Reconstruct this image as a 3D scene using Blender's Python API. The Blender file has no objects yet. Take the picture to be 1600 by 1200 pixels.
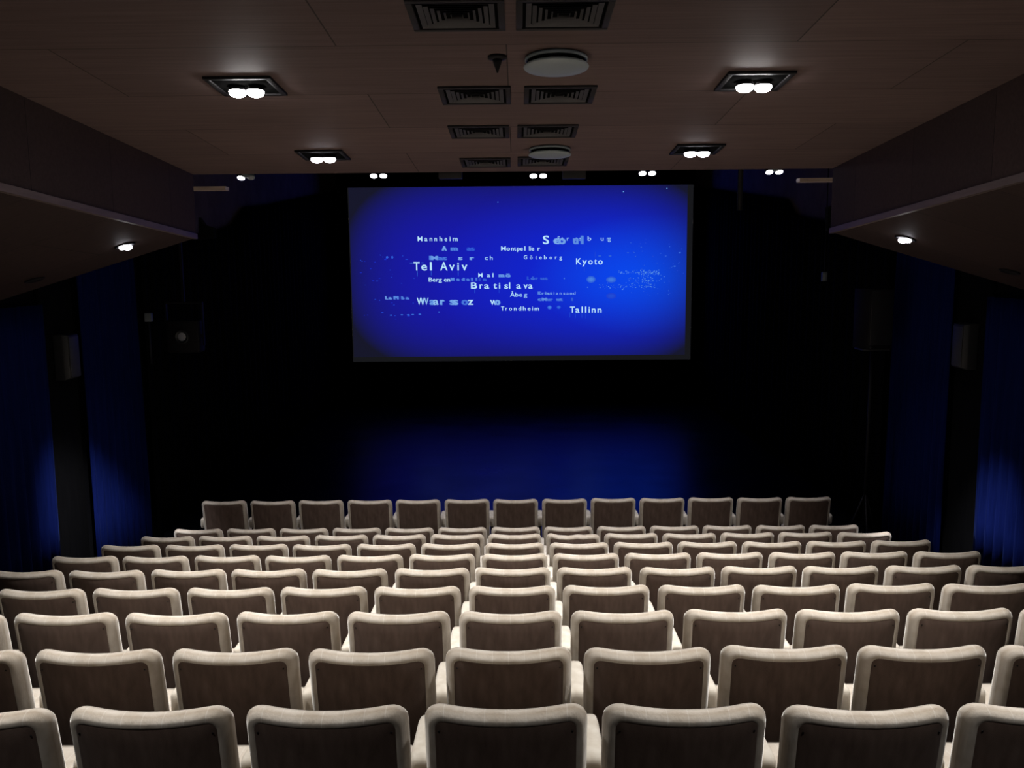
import bpy, math, random
from mathutils import Matrix, Vector

random.seed(7)
SC = bpy.context.scene
COL = SC.collection
PI = math.pi

# ------------------------------------------------------------------ camera
F = 1380.0                     # focal length in pixels of the 1600 px frame
CAMZ = 3.591                   # eye height over the stage floor
CAM = Vector((0.05, 0.0, CAMZ))
ROT = Matrix.Rotation(0.008, 3, 'Z') @ Matrix.Rotation(PI / 2 - math.atan(190 / F), 3, 'X') @ Matrix.Rotation(-0.0087, 3, 'Z')
cd = bpy.data.cameras.new('camera'); cam = bpy.data.objects.new('camera', cd); COL.objects.link(cam)
cd.sensor_width = 36.0; cd.lens = F / 1600 * 36.0; cd.clip_end = 200; cd.clip_start = 0.05
cam.matrix_world = Matrix.Translation(CAM) @ ROT.to_4x4()
SC.camera = cam

# ------------------------------------------------------------------ world, exposure, light powers
w = bpy.data.worlds.new('world'); SC.world = w; w.use_nodes = True
w.node_tree.nodes['Background'].inputs[0].default_value = (0.02, 0.02, 0.03, 1)
w.node_tree.nodes['Background'].inputs[1].default_value = 0.0
SC.view_settings.view_transform = 'Standard'
SC.view_settings.look = 'None'
SC.view_settings.exposure = 0.0
SC.view_settings.gamma = 1.0
SC.view_settings.use_curve_mapping = False
P_HALL = 500.0                 # ceiling downlights in view
P_BACK = 330.0                 # downlights out of view further back, and the added fill pair
P_BAR = 110.0                   # twin spots on the lighting bar
P_SOFFIT = 900.0               # soffit lamps aimed at the curtain feet

# ------------------------------------------------------------------ projection helpers (photo pixel -> point in the hall)
def ray(px, py):
    return ROT @ Vector(((px - 800) / F, -(py - 600) / F, -1.0))
def at(px, py, Y):
    r = ray(px, py); return CAM + r * (Y / r.y)
def on_ceiling(px, py):
    r = ray(px, py); t = (0.83 + 0.069 * 8.2) / (r.z + 0.069 * r.y); return CAM + r * t
def ceil_z(y):
    return CAMZ + 0.83 + 0.069 * (8.2 - y)

# ------------------------------------------------------------------ materials
def mat(name, color, rough=0.6, metal=0.0, spec=0.5, sheen=0.0, sheen_rough=0.4, sheen_tint=(1, 1, 1), emit=None, strength=0.0):
    m = bpy.data.materials.new(name); m.use_nodes = True
    b = m.node_tree.nodes['Principled BSDF']
    b.inputs['Base Color'].default_value = (*color, 1)
    b.inputs['Roughness'].default_value = rough
    b.inputs['Metallic'].default_value = metal
    b.inputs['Specular IOR Level'].default_value = spec
    if sheen:
        b.inputs['Sheen Weight'].default_value = sheen
        b.inputs['Sheen Roughness'].default_value = sheen_rough
        b.inputs['Sheen Tint'].default_value = (*sheen_tint, 1)
    if emit:
        b.inputs['Emission Color'].default_value = (*emit, 1)
        b.inputs['Emission Strength'].default_value = strength
    return m
def N(m, kind, **kw):
    n = m.node_tree.nodes.new(kind)
    for k, v in kw.items(): setattr(n, k, v)
    return n
def L(m, a, b): m.node_tree.links.new(a, b)
def bsdf(m): return m.node_tree.nodes['Principled BSDF']
def coords(m, scale=(1, 1, 1), which='Object'):
    tc = N(m, 'ShaderNodeTexCoord'); mp = N(m, 'ShaderNodeMapping')
    mp.inputs['Scale'].default_value = scale
    L(m, tc.outputs[which], mp.inputs['Vector']); return mp.outputs['Vector']
def noise_color(m, c0, c1, vec, scale=5.0, detail=4.0, lo=0.3, hi=0.7):
    n = N(m, 'ShaderNodeTexNoise'); n.inputs['Scale'].default_value = scale; n.inputs['Detail'].default_value = detail
    L(m, vec, n.inputs['Vector'])
    r = N(m, 'ShaderNodeValToRGB')
    r.color_ramp.elements[0].position = lo; r.color_ramp.elements[0].color = (*c0, 1)
    r.color_ramp.elements[1].position = hi; r.color_ramp.elements[1].color = (*c1, 1)
    L(m, n.outputs['Fac'], r.inputs['Fac']); return r.outputs['Color'], n.outputs['Fac']
def bump(m, fac, strength=0.2, dist=0.01):
    b = N(m, 'ShaderNodeBump'); b.inputs['Strength'].default_value = strength; b.inputs['Distance'].default_value = dist
    L(m, fac, b.inputs['Height']); L(m, b.outputs['Normal'], bsdf(m).inputs['Normal'])

# beige velvet with painted sheen edges and pulled-in sewing lines
M_VELVET = mat('beige_velvet', (0.5, 0.44, 0.36), 0.85, spec=0.15, sheen=1.0, sheen_rough=0.3, sheen_tint=(1, .97, .9))
def finish_velvet(m):
    v = coords(m)
    c, f = noise_color(m, (0.35, 0.285, 0.215), (0.45, 0.385, 0.31), v, 14, 5)
    sx = N(m, 'ShaderNodeSeparateXYZ'); L(m, v, sx.inputs[0])
    fr = N(m, 'ShaderNodeMath', operation='PINGPONG'); fr.inputs[1].default_value = 0.0325; L(m, sx.outputs['X'], fr.inputs[0])
    lt = N(m, 'ShaderNodeMath', operation='LESS_THAN'); lt.inputs[1].default_value = 0.0014; L(m, fr.outputs[0], lt.inputs[0])
    sc = N(m, 'ShaderNodeMath', operation='MULTIPLY'); sc.inputs[1].default_value = 0.24; L(m, lt.outputs[0], sc.inputs[0])
    mx = N(m, 'ShaderNodeMixRGB'); L(m, sc.outputs[0], mx.inputs['Fac']); L(m, c, mx.inputs[1]); mx.inputs[2].default_value = (0.66, 0.62, 0.55, 1)
    # velvet sheen painted into the colour: pale roll edges, tan band between
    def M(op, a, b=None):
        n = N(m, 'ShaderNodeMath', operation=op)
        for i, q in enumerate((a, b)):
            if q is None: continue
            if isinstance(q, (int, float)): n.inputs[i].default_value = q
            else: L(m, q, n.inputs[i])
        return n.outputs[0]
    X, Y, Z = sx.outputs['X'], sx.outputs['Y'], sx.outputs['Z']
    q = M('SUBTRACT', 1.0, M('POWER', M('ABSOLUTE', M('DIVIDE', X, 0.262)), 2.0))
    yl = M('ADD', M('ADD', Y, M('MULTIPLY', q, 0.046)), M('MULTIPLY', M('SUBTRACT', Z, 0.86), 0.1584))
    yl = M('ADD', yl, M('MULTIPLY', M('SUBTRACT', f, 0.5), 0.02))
    sheen_mask = M('MAXIMUM', M('SUBTRACT', 1.0, M('DIVIDE', M('ABSOLUTE', M('ADD', yl, 0.016)), 0.017)), 0.0)
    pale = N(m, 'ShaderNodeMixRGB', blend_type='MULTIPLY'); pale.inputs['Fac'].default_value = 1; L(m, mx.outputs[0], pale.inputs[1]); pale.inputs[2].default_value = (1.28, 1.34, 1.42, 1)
    wm = N(m, 'ShaderNodeMixRGB'); L(m, sheen_mask, wm.inputs['Fac']); L(m, pale.outputs[0], wm.inputs[1]); L(m, mx.outputs[0], wm.inputs[2])
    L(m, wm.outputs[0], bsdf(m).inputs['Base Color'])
    n2 = N(m, 'ShaderNodeTexNoise'); n2.inputs['Scale'].default_value = 60; n2.inputs['Detail'].default_value = 3
    mp = coords(m, (1, 1, 0.35)); L(m, mp, n2.inputs['Vector'])
    bump(m, n2.outputs['Fac'], 0.35, 0.006)
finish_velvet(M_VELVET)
M_ARM = mat('pale_velvet', (0.55, 0.5, 0.43), 0.85, spec=0.15, sheen=0.45, sheen_rough=0.35)
c, f = noise_color(M_ARM, (0.47, 0.41, 0.33), (0.60, 0.55, 0.47), coords(M_ARM), 18, 4); L(M_ARM, c, bsdf(M_ARM).inputs['Base Color']); bump(M_ARM, f, 0.15, 0.004)
M_PANEL = mat('brown_back_cloth', (0.2, 0.15, 0.12), 0.9, spec=0.1, sheen=0.12)
c, f = noise_color(M_PANEL, (0.098, 0.064, 0.05), (0.152, 0.106, 0.085), coords(M_PANEL, (9, 9, 2)), 3, 6)
wv = N(M_PANEL, 'ShaderNodeTexChecker'); wv.inputs['Scale'].default_value = 420
wv.inputs['Color1'].default_value = (1, 1, 1, 1); wv.inputs['Color2'].default_value = (0.8, 0.8, 0.8, 1)
L(M_PANEL, coords(M_PANEL), wv.inputs['Vector'])
mx = N(M_PANEL, 'ShaderNodeMixRGB', blend_type='MULTIPLY'); mx.inputs['Fac'].default_value = 1; L(M_PANEL, c, mx.inputs[1]); L(M_PANEL, wv.outputs['Color'], mx.inputs[2])
L(M_PANEL, mx.outputs[0], bsdf(M_PANEL).inputs['Base Color'])
M_DARKWOOD = mat('dark_side_panel', (0.03, 0.022, 0.018), 0.6)
M_STEEL = mat('black_steel', (0.015, 0.015, 0.016), 0.45, spec=0.4)
M_TACK = mat('dark_tack', (0.01, 0.008, 0.008), 0.5)

def wood(name, c0, c1, row, width, gap, rough=0.5):
    m = mat(name, c0, 0.7, spec=0.15)
    v = coords(m)
    br = N(m, 'ShaderNodeTexBrick'); br.offset = 0.37; br.squash = 1.0
    br.inputs['Color1'].default_value = (*c0, 1); br.inputs['Color2'].default_value = (*c1, 1); br.inputs['Mortar'].default_value = (c0[0] * .25, c0[1] * .25, c0[2] * .25, 1)
    br.inputs['Scale'].default_value = 1.0; br.inputs['Mortar Size'].default_value = gap; br.inputs['Mortar Smooth'].default_value = 0.1
    br.inputs['Brick Width'].default_value = width; br.inputs['Row Height'].default_value = row; br.inputs['Bias'].default_value = 0.0
    L(m, v, br.inputs['Vector'])
    g, gf = noise_color(m, (0.72, 0.7, 0.68), (1.1, 1.08, 1.05), coords(m, (0.7, 22, 22)), 2.2, 6, 0.25, 0.75)
    mx = N(m, 'ShaderNodeMixRGB', blend_type='MULTIPLY'); mx.inputs['Fac'].default_value = 1
    L(m, br.outputs['Color'], mx.inputs[1]); L(m, g, mx.inputs[2]); L(m, mx.outputs[0], bsdf(m).inputs['Base Color'])
    return m
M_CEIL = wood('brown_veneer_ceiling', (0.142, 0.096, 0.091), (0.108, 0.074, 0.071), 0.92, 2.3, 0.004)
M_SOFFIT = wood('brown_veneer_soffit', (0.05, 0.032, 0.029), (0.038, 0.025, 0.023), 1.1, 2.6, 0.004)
M_EDGE = mat('pale_wood_edge', (0.34, 0.25, 0.20), 0.5)
c, f = noise_color(M_EDGE, (0.09, 0.062, 0.052), (0.13, 0.092, 0.078), coords(M_EDGE, (8, 1, 8)), 4); L(M_EDGE, c, bsdf(M_EDGE).inputs['Base Color'])
M_LEDGE = mat('pale_wood_ledge', (0.6, 0.46, 0.38), 0.5)
c, f = noise_color(M_LEDGE, (0.55, 0.41, 0.33), (0.7, 0.55, 0.46), coords(M_LEDGE, (1, 8, 8)), 4); L(M_LEDGE, c, bsdf(M_LEDGE).inputs['Base Color'])
M_CARPET = mat('dark_carpet', (0.02, 0.016, 0.015), 0.95, spec=0.1)
c, f = noise_color(M_CARPET, (0.014, 0.011, 0.011), (0.03, 0.024, 0.022), coords(M_CARPET), 90, 3); L(M_CARPET, c, bsdf(M_CARPET).inputs['Base Color']); bump(M_CARPET, f, 0.4, 0.005)
M_STAGE = mat('black_stage_floor', (0.006, 0.006, 0.008), 0.24, spec=0.25)
c, f = noise_color(M_STAGE, (0.27, 0.27, 0.27), (0.34, 0.34, 0.34), coords(M_STAGE), 1.3, 5); L(M_STAGE, c, bsdf(M_STAGE).inputs['Roughness'])
M_BLACKWALL = mat('black_wall', (0.004, 0.004, 0.005), 0.95, spec=0.05)
c, f = noise_color(M_BLACKWALL, (0.003, 0.003, 0.004), (0.006, 0.006, 0.007), coords(M_BLACKWALL), 2); L(M_BLACKWALL, c, bsdf(M_BLACKWALL).inputs['Base Color'])
M_GREYWALL = mat('grey_plaster', (0.3, 0.27, 0.27), 0.9, spec=0.1)
c, f = noise_color(M_GREYWALL, (0.17, 0.13, 0.11), (0.23, 0.18, 0.155), coords(M_GREYWALL), 3); L(M_GREYWALL, c, bsdf(M_GREYWALL).inputs['Base Color'])
M_BLUE = mat('blue_velvet', (0.008, 0.016, 0.15), 0.8, spec=0.04, sheen=0.06, sheen_rough=0.4, sheen_tint=(.15, .25, 1))
c, f = noise_color(M_BLUE, (0.0022, 0.0062, 0.056), (0.004, 0.0095, 0.082), coords(M_BLUE, (20, 20, 1)), 3); L(M_BLUE, c, bsdf(M_BLUE).inputs['Base Color'])
M_DRAPE = mat('black_drape_cloth', (0.0035, 0.0035, 0.004), 0.95, spec=0.05)
c, f = noise_color(M_DRAPE, (0.003, 0.003, 0.0035), (0.005, 0.005, 0.0055), coords(M_DRAPE, (10, 10, 1)), 3); L(M_DRAPE, c, bsdf(M_DRAPE).inputs['Base Color'])
M_FRAME = mat('dark_fixture_metal', (0.010, 0.009, 0.010), 0.6, spec=0.15)
M_VENT = mat('dark_vent_metal', (0.02, 0.017, 0.018), 0.7, spec=0.2)
M_SLAT = mat('vent_slat_metal', (0.05, 0.047, 0.05), 0.6, spec=0.25)
M_HOLE = mat('vent_throat', (0.004, 0.004, 0.004), 0.9, spec=0.0)
M_WHITE = mat('white_enamel', (0.23, 0.26, 0.27), 0.5)
M_GREYBOX = mat('grey_plastic', (0.05, 0.05, 0.052), 0.5)
M_DIMGREY = mat('dark_grey_plastic', (0.02, 0.02, 0.021), 0.55)
M_BULB = mat('lit_bulb', (1, 1, 1), 0.4, emit=(1, .97, .95), strength=60)
M_BULB_COOL = mat('lit_cool_bulb', (1, 1, 1), 0.4, emit=(.93, .92, 1), strength=14)
M_LENS = mat('grey_lens', (0.35, 0.35, 0.37), 0.15)
M_SCREENCLOTH = mat('screen_cloth', (0.42, 0.42, 0.43), 0.9, spec=0.1)
def emission(name, color, strength=1.0):
    m = bpy.data.materials.new(name); m.use_nodes = True; nt = m.node_tree; nt.nodes.clear()
    e = nt.nodes.new('ShaderNodeEmission'); o = nt.nodes.new('ShaderNodeOutputMaterial'); nt.links.new(e.outputs[0], o.inputs[0])
    e.inputs[0].default_value = (*color, 1); e.inputs[1].default_value = strength; return m, e

# ------------------------------------------------------------------ mesh builder
class MB:
    def __init__(s): s.v = []; s.f = []
    def add(s, vs, fs):
        o = len(s.v); s.v += [tuple(p) for p in vs]; s.f += [tuple(i + o for i in q) for q in fs]; return s
    def box(s, x0, x1, y0, y1, z0, z1):
        return s.add([(x0,y0,z0),(x1,y0,z0),(x1,y1,z0),(x0,y1,z0),(x0,y0,z1),(x1,y0,z1),(x1,y1,z1),(x0,y1,z1)],
                     [(0,3,2,1),(4,5,6,7),(0,1,5,4),(1,2,6,5),(2,3,7,6),(3,0,4,7)])
    def loft(s, loops, cap0=True, cap1=True):
        n = len(loops[0]); vs = [p for l in loops for p in l]; fs = []
        for i in range(len(loops) - 1):
            for j in range(n):
                k = (j + 1) % n; fs.append((i*n+j, i*n+k, (i+1)*n+k, (i+1)*n+j))
        if cap0: fs.append(tuple(range(n - 1, -1, -1)))
        if cap1: fs.append(tuple((len(loops)-1)*n + j for j in range(n)))
        return s.add(vs, fs)
    def lathe(s, prof, axis=Vector((0,0,1)), base=Vector((0,0,0)), n=20):
        axis = axis.normalized(); u = axis.orthogonal().normalized(); v = axis.cross(u)
        return s.loft([[base + axis*h + (u*math.cos(2*PI*k/n) + v*math.sin(2*PI*k/n))*r for k in range(n)] for r, h in prof])
    def tube(s, a, b, r, n=12):
        a = Vector(a); b = Vector(b); return s.lathe([(r, 0), (r, (b-a).length)], b - a, a, n)
    def build(s, name, m, parent=None, smooth=False, bevel=0.0, seg=2):
        me = bpy.data.meshes.new(name); me.from_pydata(s.v, [], s.f); me.validate(); me.update()
        o = bpy.data.objects.new(name, me); COL.objects.link(o)
        me.materials.append(m)
        import bmesh
        bm = bmesh.new(); bm.from_mesh(me); bmesh.ops.recalc_face_normals(bm, faces=bm.faces)
        if bevel: bmesh.ops.bevel(bm, geom=bm.edges[:], offset=bevel, segments=seg, affect='EDGES', profile=0.5)
        bm.to_mesh(me); bm.free()
        if smooth or bevel:
            me.polygons.foreach_set('use_smooth', [True] * len(me.polygons))
        if parent: o.parent = parent
        return o
def tag(o, label=None, cat=None, group=None, kind=None):
    if label: o['label'] = label
    if cat: o['category'] = cat
    if group: o['group'] = group
    if kind: o['kind'] = kind
    return o
def empty(name, loc, label=None, cat=None, group=None, rz=0):
    o = bpy.data.objects.new(name, None); COL.objects.link(o); o.location = loc; o.rotation_euler = (0, 0, rz)
    o.empty_display_size = 0.1
    return tag(o, label, cat, group)
def structure(mb, name, m, label, cat, **kw):
    return tag(mb.build(name, m, **kw), label, cat, None, 'structure')
def spot(parent, loc, target, power, angle, blend=0.6, radius=0.06, color=(1, .985, .975)):
    d = bpy.data.lights.new('lamp_light', 'SPOT'); d.energy = power; d.spot_size = math.radians(angle); d.spot_blend = blend
    d.shadow_soft_size = radius; d.color = color
    o = bpy.data.objects.new('lamp_light', d); COL.objects.link(o)
    o.location = loc; o.rotation_euler = (Vector(target) - Vector(loc)).to_track_quat('-Z', 'Y').to_euler()
    if parent:
        o.parent = parent; o.matrix_parent_inverse = Matrix.Translation(-Vector(parent.location))
    return o

# ------------------------------------------------------------------ seating geometry
PITCH, STEP, RISE = 0.57, 0.8186, 0.1771
TOP = 0.86                                     # height of a seat back
ROWS = []                                      # 0 = back row ... 9 = front row : (y of the back top, floor z)
for r in range(9): ROWS.append((2.654 + STEP * r, CAMZ - 1.39 - RISE * r - TOP))
ROWS.append((10.058, 0.0))
Y0, Y1, YS = -3.0, 8.28, 24.3                  # back wall, ceiling edge, stage back wall
WX = 4.85
HX = 2.925                                     # half width between the soffits

# ------------------------------------------------------------------ the setting
fl = MB()
edges = [Y0] + [ROWS[0][0] - 0.06 - STEP * k for k in (3, 2, 1)] + [ROWS[r][0] - 0.06 for r in range(9)] + [10.058 - 0.06]
zs = [ROWS[0][1] + RISE * k for k in (4, 3, 2, 1)] + [ROWS[r][1] for r in range(9)]
for i in range(len(zs)):
    fl.box(-WX, WX, edges[i], edges[i + 1], -0.5, zs[i])
structure(fl, 'floor', M_CARPET, 'dark carpeted tiers stepping down under the seat rows', 'floor')
structure(MB().box(-WX, WX, edges[-1], YS, -0.5, 0.0), 'floor_stage', M_STAGE, 'glossy black stage floor mirroring the blue screen', 'floor')
structure(MB().box(-WX - .2, WX + .2, Y0 - .2, Y0, -0.5, 6.8), 'wall_back', M_BLACKWALL, 'dark wall behind the seating', 'wall')
structure(MB().box(-WX - .2, WX + .2, YS, YS + .2, -0.5, 6.8), 'wall_front', M_BLACKWALL, 'black wall behind the screen', 'wall')
structure(MB().box(-WX - .2, -WX, Y0, 13.0, -0.5, 6.8), 'wall_left', M_BLACKWALL, 'black side wall behind the blue curtains', 'wall')
structure(MB().box(WX, WX + .2, Y0, 13.0, -0.5, 6.8), 'wall_right', M_BLACKWALL, 'black side wall behind the blue curtains and speaker', 'wall')
structure(MB().box(-WX - .2, -WX, 13.0, YS, -0.5, 6.8), 'wall_stage_left', M_GREYWALL, 'grey plaster stage wall tinted blue above the black drape', 'wall')
structure(MB().box(WX, WX + .2, 13.0, YS, -0.5, 6.8), 'wall_stage_right', M_GREYWALL, 'grey plaster stage wall tinted blue above the black drape', 'wall')
ce = MB()
ce.add([(-WX, Y0, ceil_z(Y0)), (WX, Y0, ceil_z(Y0)), (WX, Y1, ceil_z(Y1)), (-WX, Y1, ceil_z(Y1)),
        (-WX, Y0, ceil_z(Y0) + .16), (WX, Y0, ceil_z(Y0) + .16), (WX, Y1, ceil_z(Y1) + .16), (-WX, Y1, ceil_z(Y1) + .16)],
       [(0,3,2,1),(4,5,6,7),(0,1,5,4),(1,2,6,5),(2,3,7,6),(3,0,4,7)])
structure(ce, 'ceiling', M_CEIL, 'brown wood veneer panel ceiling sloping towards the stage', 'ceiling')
structure(MB().box(-WX, WX, Y1 - .16, Y1 - .001, ceil_z(Y1) + .161, 6.6).box(-WX, WX, Y1, YS, 6.6, 6.8), 'ceiling_stage', M_BLACKWALL, 'black ceiling high over the stage', 'ceiling')
def soffit_z(x, y):                            # underside of the side soffits, falling outwards
    return CAMZ + 0.255 + 0.062 * (8.2 - y) - 0.30 * (abs(x) - HX)
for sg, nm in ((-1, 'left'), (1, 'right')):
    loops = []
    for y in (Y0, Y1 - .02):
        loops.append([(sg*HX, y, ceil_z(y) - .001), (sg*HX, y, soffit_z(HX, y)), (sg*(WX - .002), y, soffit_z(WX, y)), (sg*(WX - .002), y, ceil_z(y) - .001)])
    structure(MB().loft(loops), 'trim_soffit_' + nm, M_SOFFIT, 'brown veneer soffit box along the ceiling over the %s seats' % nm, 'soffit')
    loops = []
    for y in (Y0, Y1 - .018):
        z = soffit_z(HX, y)
        loops.append([(sg*(HX - .012), y, z + .035), (sg*(HX - .012), y, z - .012), (sg*(HX + .03), y, z - .012 ), (sg*(HX + .03), y, z + .035)])
    structure(MB().loft(loops), 'trim_edge_' + nm, M_EDGE, 'pale wood edge strip along the bottom of the %s soffit' % nm, 'trim')
    # ledge beyond the soffit, and the dark upright next to it
    a = at(352, 293, 9.3) if sg < 0 else at(1250, 280, 9.3)
    x0, x1 = sorted((a.x, sg * (WX - .005)))
    structure(MB().box(x0, x1, 9.3, 9.42, a.z - .025, a.z + .012), 'trim_ledge_' + nm, M_LEDGE, 'narrow brown ledge beyond the end of the %s soffit' % nm, 'ledge')

# ------------------------------------------------------------------ seats
def rrect(hw, z0, z1, rc, y, nc=5, ne=8):
    """closed loop of a rounded rectangle in the xz plane at depth y"""
    pts = []
    cs = [(hw - rc, z1 - rc, 0), (-hw + rc, z1 - rc, PI/2), (-hw + rc, z0 + rc, PI), (hw - rc, z0 + rc, 1.5*PI)]
    for i, (cx, cz, a0) in enumerate(cs):
        for k in range(nc + 1):
            a = a0 + PI/2 * k / nc; pts.append((cx + rc*math.cos(a), y, cz + rc*math.sin(a)))
        nx = cs[(i + 1) % 4]; a1 = nx[2] if i < 3 else 2*PI
        p0 = pts[-1]; p1 = (nx[0] + rc*math.cos(nx[2]), y, nx[1] + rc*math.sin(nx[2]))
        for k in range(1, ne): t = k / ne; pts.append((p0[0] + (p1[0]-p0[0])*t, y, p0[2] + (p1[2]-p0[2])*t))
    return pts
BW, BZ0 = 0.262, 0.31                          # half width and bottom of the back
TILT = math.tan(math.radians(9))
def bend(p, wav=0.0):
    x, y, z = p; q = 1 - (x / BW) ** 2
    y -= 0.046 * q
    u = max(0.0, (z - BZ0) / (TOP - BZ0))
    z -= 0.013 * q * u
    if wav: z += wav * u * (math.sin(x * 21 + 0.6) + 0.5 * math.sin(x * 47)) - wav * 0.4
    y -= (z - TOP) * TILT
    return (x, y, z)
def back_mesh(wav=0.0):
    prof = [(0.046, -0.030), (0.036, -0.041), (0.025, -0.042), (0.016, -0.037), (0.008, -0.027), (0.0025, -0.014), (0, 0.0), (0.003, 0.015), (0.010, 0.030),
            (0.025, 0.042), (0.055, 0.052), (0.11, 0.060), (0.17, 0.064), (0.23, 0.066)]
    loops = []
    for ins, y in prof:
        rc = max(0.062 - ins * 0.75, 0.012)
        rc = min(rc, BW - ins - 0.001)
        loops.append([bend(p, wav) for p in rrect(BW - ins, BZ0 + ins, TOP - ins, rc, y)])
    return MB().loft(loops)
def panel_mesh(wav=0.0):
    loops = []
    for ins, y in [(0.034, -0.030), (0.036, -0.0385), (0.042, -0.041), (0.10, -0.042), (0.17, -0.042), (0.22, -0.042)]:
        loops.append([bend(p, wav) for p in rrect(BW - ins, BZ0 + ins - .02, TOP - ins, max(.05 - ins*.7, .012), y)])
    return MB().loft(loops)
def arm_mesh(x):
    # padded arm: rounded section swept forward, rounded at both ends
    hw, z0, z1 = 0.046, 0.49, 0.605
    loops = []
    for y, k, drop in [(0.10, 0.55, 0.030), (0.103, 0.8, 0.014), (0.115, 0.95, 0.004), (0.14, 1, 0), (0.25, 1, 0.004), (0.37, 1, 0.010), (0.41, 0.93, 0.016), (0.428, 0.75, 0.03), (0.432, 0.5, 0.045)]:
        zc = (z0 + z1) / 2 - drop * 0.5; hh = (z1 - z0) / 2 * (0.5 + 0.5*k) ; h2 = hw * k
        lp = []
        for q in range(20):
            a = 2*PI*q/20; c, s = math.cos(a), math.sin(a)
            e = 0.42
            lp.append((x + h2*math.copysign(abs(c)**e, c), y, zc + hh*math.copysign(abs(s)**e, s)))
        loops.append(lp)
    return MB().loft(loops)
def armpanel_mesh(x):
    return MB().box(x - .016, x + .016, 0.13, 0.38, 0.0, 0.495)
def cushion_mesh():
    loops = []
    for ins, z in [(0.05, .305), (0.02, .31), (0.0, .33), (0.0, .385), (0.012, .41), (0.05, .422), (0.12, .427), (0.19, .428)]:
        hw = 0.232 - ins; d0, d1 = 0.115 + ins, 0.55 - ins; rc = max(.05 - ins*.4, .012); rc = min(rc, hw - .001)
        lp = [(p[0], p[2], z) for p in rrect(hw, d0, d1, rc, 0)]
        loops.append(lp)
    return MB().loft(loops)
def support_mesh():
    return MB().box(-.2, .2, 0.16, 0.22, 0.27, 0.305).box(-.03, .03, .17, .33, 0.0, .30).box(-.09, .09, .12, .38, 0.0, .012)

def make_seat(name='cinema_seat', wav=0.0):
    root = empty(name, (0, 0, 0))
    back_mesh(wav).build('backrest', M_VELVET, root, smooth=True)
    panel_mesh(wav).build('back_panel', M_PANEL, root, smooth=True)['label'] = 'brown woven cloth back panel'
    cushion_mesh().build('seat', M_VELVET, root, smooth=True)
    a = arm_mesh(-PITCH/2).build('armrest', M_ARM, root, smooth=True)
    armpanel_mesh(-PITCH/2).build('side_panel', M_DARKWOOD, a)
    support_mesh().build('pedestal', M_STEEL, root)
    return root
def second_arm(root):
    a = bpy.data.objects.new('armrest', ARM_R); COL.objects.link(a); a.parent = root
    b = bpy.data.objects.new('side_panel', ARMP_R); COL.objects.link(b); b.parent = a
def add_tacks(root):
    for sx in (-1, 1):
        o = bpy.data.objects.new('tack', TACK[sx]); COL.objects.link(o); o.parent = root
def copy_tree(o, parent=None):
    c = o.copy(); COL.objects.link(c); c.parent = parent
    for ch in o.children: copy_tree(ch, c)
    return c
def mesh_only(mb, name, m, smooth=False):
    o = mb.build(name, m, smooth=smooth); me = o.data; bpy.data.objects.remove(o); return me
ARM_R = mesh_only(arm_mesh(PITCH/2), 'armrest', M_ARM, True)
ARMP_R = mesh_only(armpanel_mesh(PITCH/2), 'side_panel', M_DARKWOOD)
TACK = {}
for sx in (-1, 1):
    p = Vector(bend((sx*0.212, -0.0415, TOP - 0.075)))
    TACK[sx] = mesh_only(MB().lathe([(.0015, 0), (.0035, .0004), (.0035, .0012), (.0015, .002)], Vector((0, -1, 0)), p, 10), 'tack', M_TACK, True)
proto = make_seat()
wavy = make_seat('cinema_seat', 0.006)
torn = make_seat('cinema_seat')
fp = MB()                                       # loose torn corner of the velvet on the side of one back
q = [bend(p) for p in [(0.252, -0.040, 0.665), (0.236, -0.050, 0.70), (0.232, -0.048, 0.64), (0.226, -0.046, 0.585), (0.244, -0.046, 0.585), (0.25, -0.042, 0.62)]]
fp.add(q + [(x, y - .003, z) for x, y, z in q], [(0,1,2,3,4,5), (11,10,9,8,7,6)] + [(i, (i+1) % 6, 6 + (i+1) % 6, 6 + i) for i in range(6)])
fp.build('torn_flap', M_ARM, torn)['label'] = 'loose torn strip of pale velvet'

ROWNAME = {0: 'back row', 1: 'second row from the back', 2: 'third row from the back', 3: 'fourth row from the back', 4: 'fifth row from the back',
           5: 'fifth row from the stage', 6: 'fourth row from the stage', 7: 'third row from the stage', 8: 'second row from the stage', 9: 'front row'}
GROUP = {r: 'seats of the ' + n for r, n in ROWNAME.items()}
VIEW = {0: (-3, 3), 1: (-4, 4), 2: (-5, 5), 3: (-5, 5), 4: (-6, 6)}    # seats the photograph shows something of
ORD = ['', 'first', 'second', 'third', 'fourth', 'fifth', 'sixth']
used = set()
for r, (y, z) in enumerate(ROWS):
    k0, k1 = VIEW.get(r, (-6, 6))
    for k in range(k0, k1 + 1):
        src = proto
        extra = ''
        if (r, k) == (7, 1): src = wavy
        if (r, k) == (1, 0): src = torn
        if src.name in used: s = copy_tree(src)
        else: s = src; used.add(src.name)
        s.location = (k * PITCH + random.uniform(-.004, .004), y + random.uniform(-.006, .006), z)
        s.rotation_euler = (random.uniform(-.008, .008), 0, random.uniform(-.006, .006))
        if r == 9: s.rotation_euler.z += 0.012 * random.uniform(-1, 1)
        side = 'left' if k < 0 else 'right'
        if src is wavy: lab = 'beige velvet seat with lumpy top edge in the third row from the stage'
        elif src is torn: lab = 'beige velvet seat with torn back edge, middle of the second row from the back'
        elif k == 0: lab = 'beige velvet cinema seat, middle seat of the ' + ROWNAME[r]
        elif abs(k) == 6 and r > 4: lab = 'beige velvet cinema seat at the %s end of the %s' % (side, ROWNAME[r])
        else: lab = 'beige velvet seat, %s to the %s of the middle, %s' % (ORD[abs(k)], side, ROWNAME[r])
        tag(s, lab, 'seat', GROUP[r])
        if r <= 3: add_tacks(s)
        if k == k1: second_arm(s)

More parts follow.
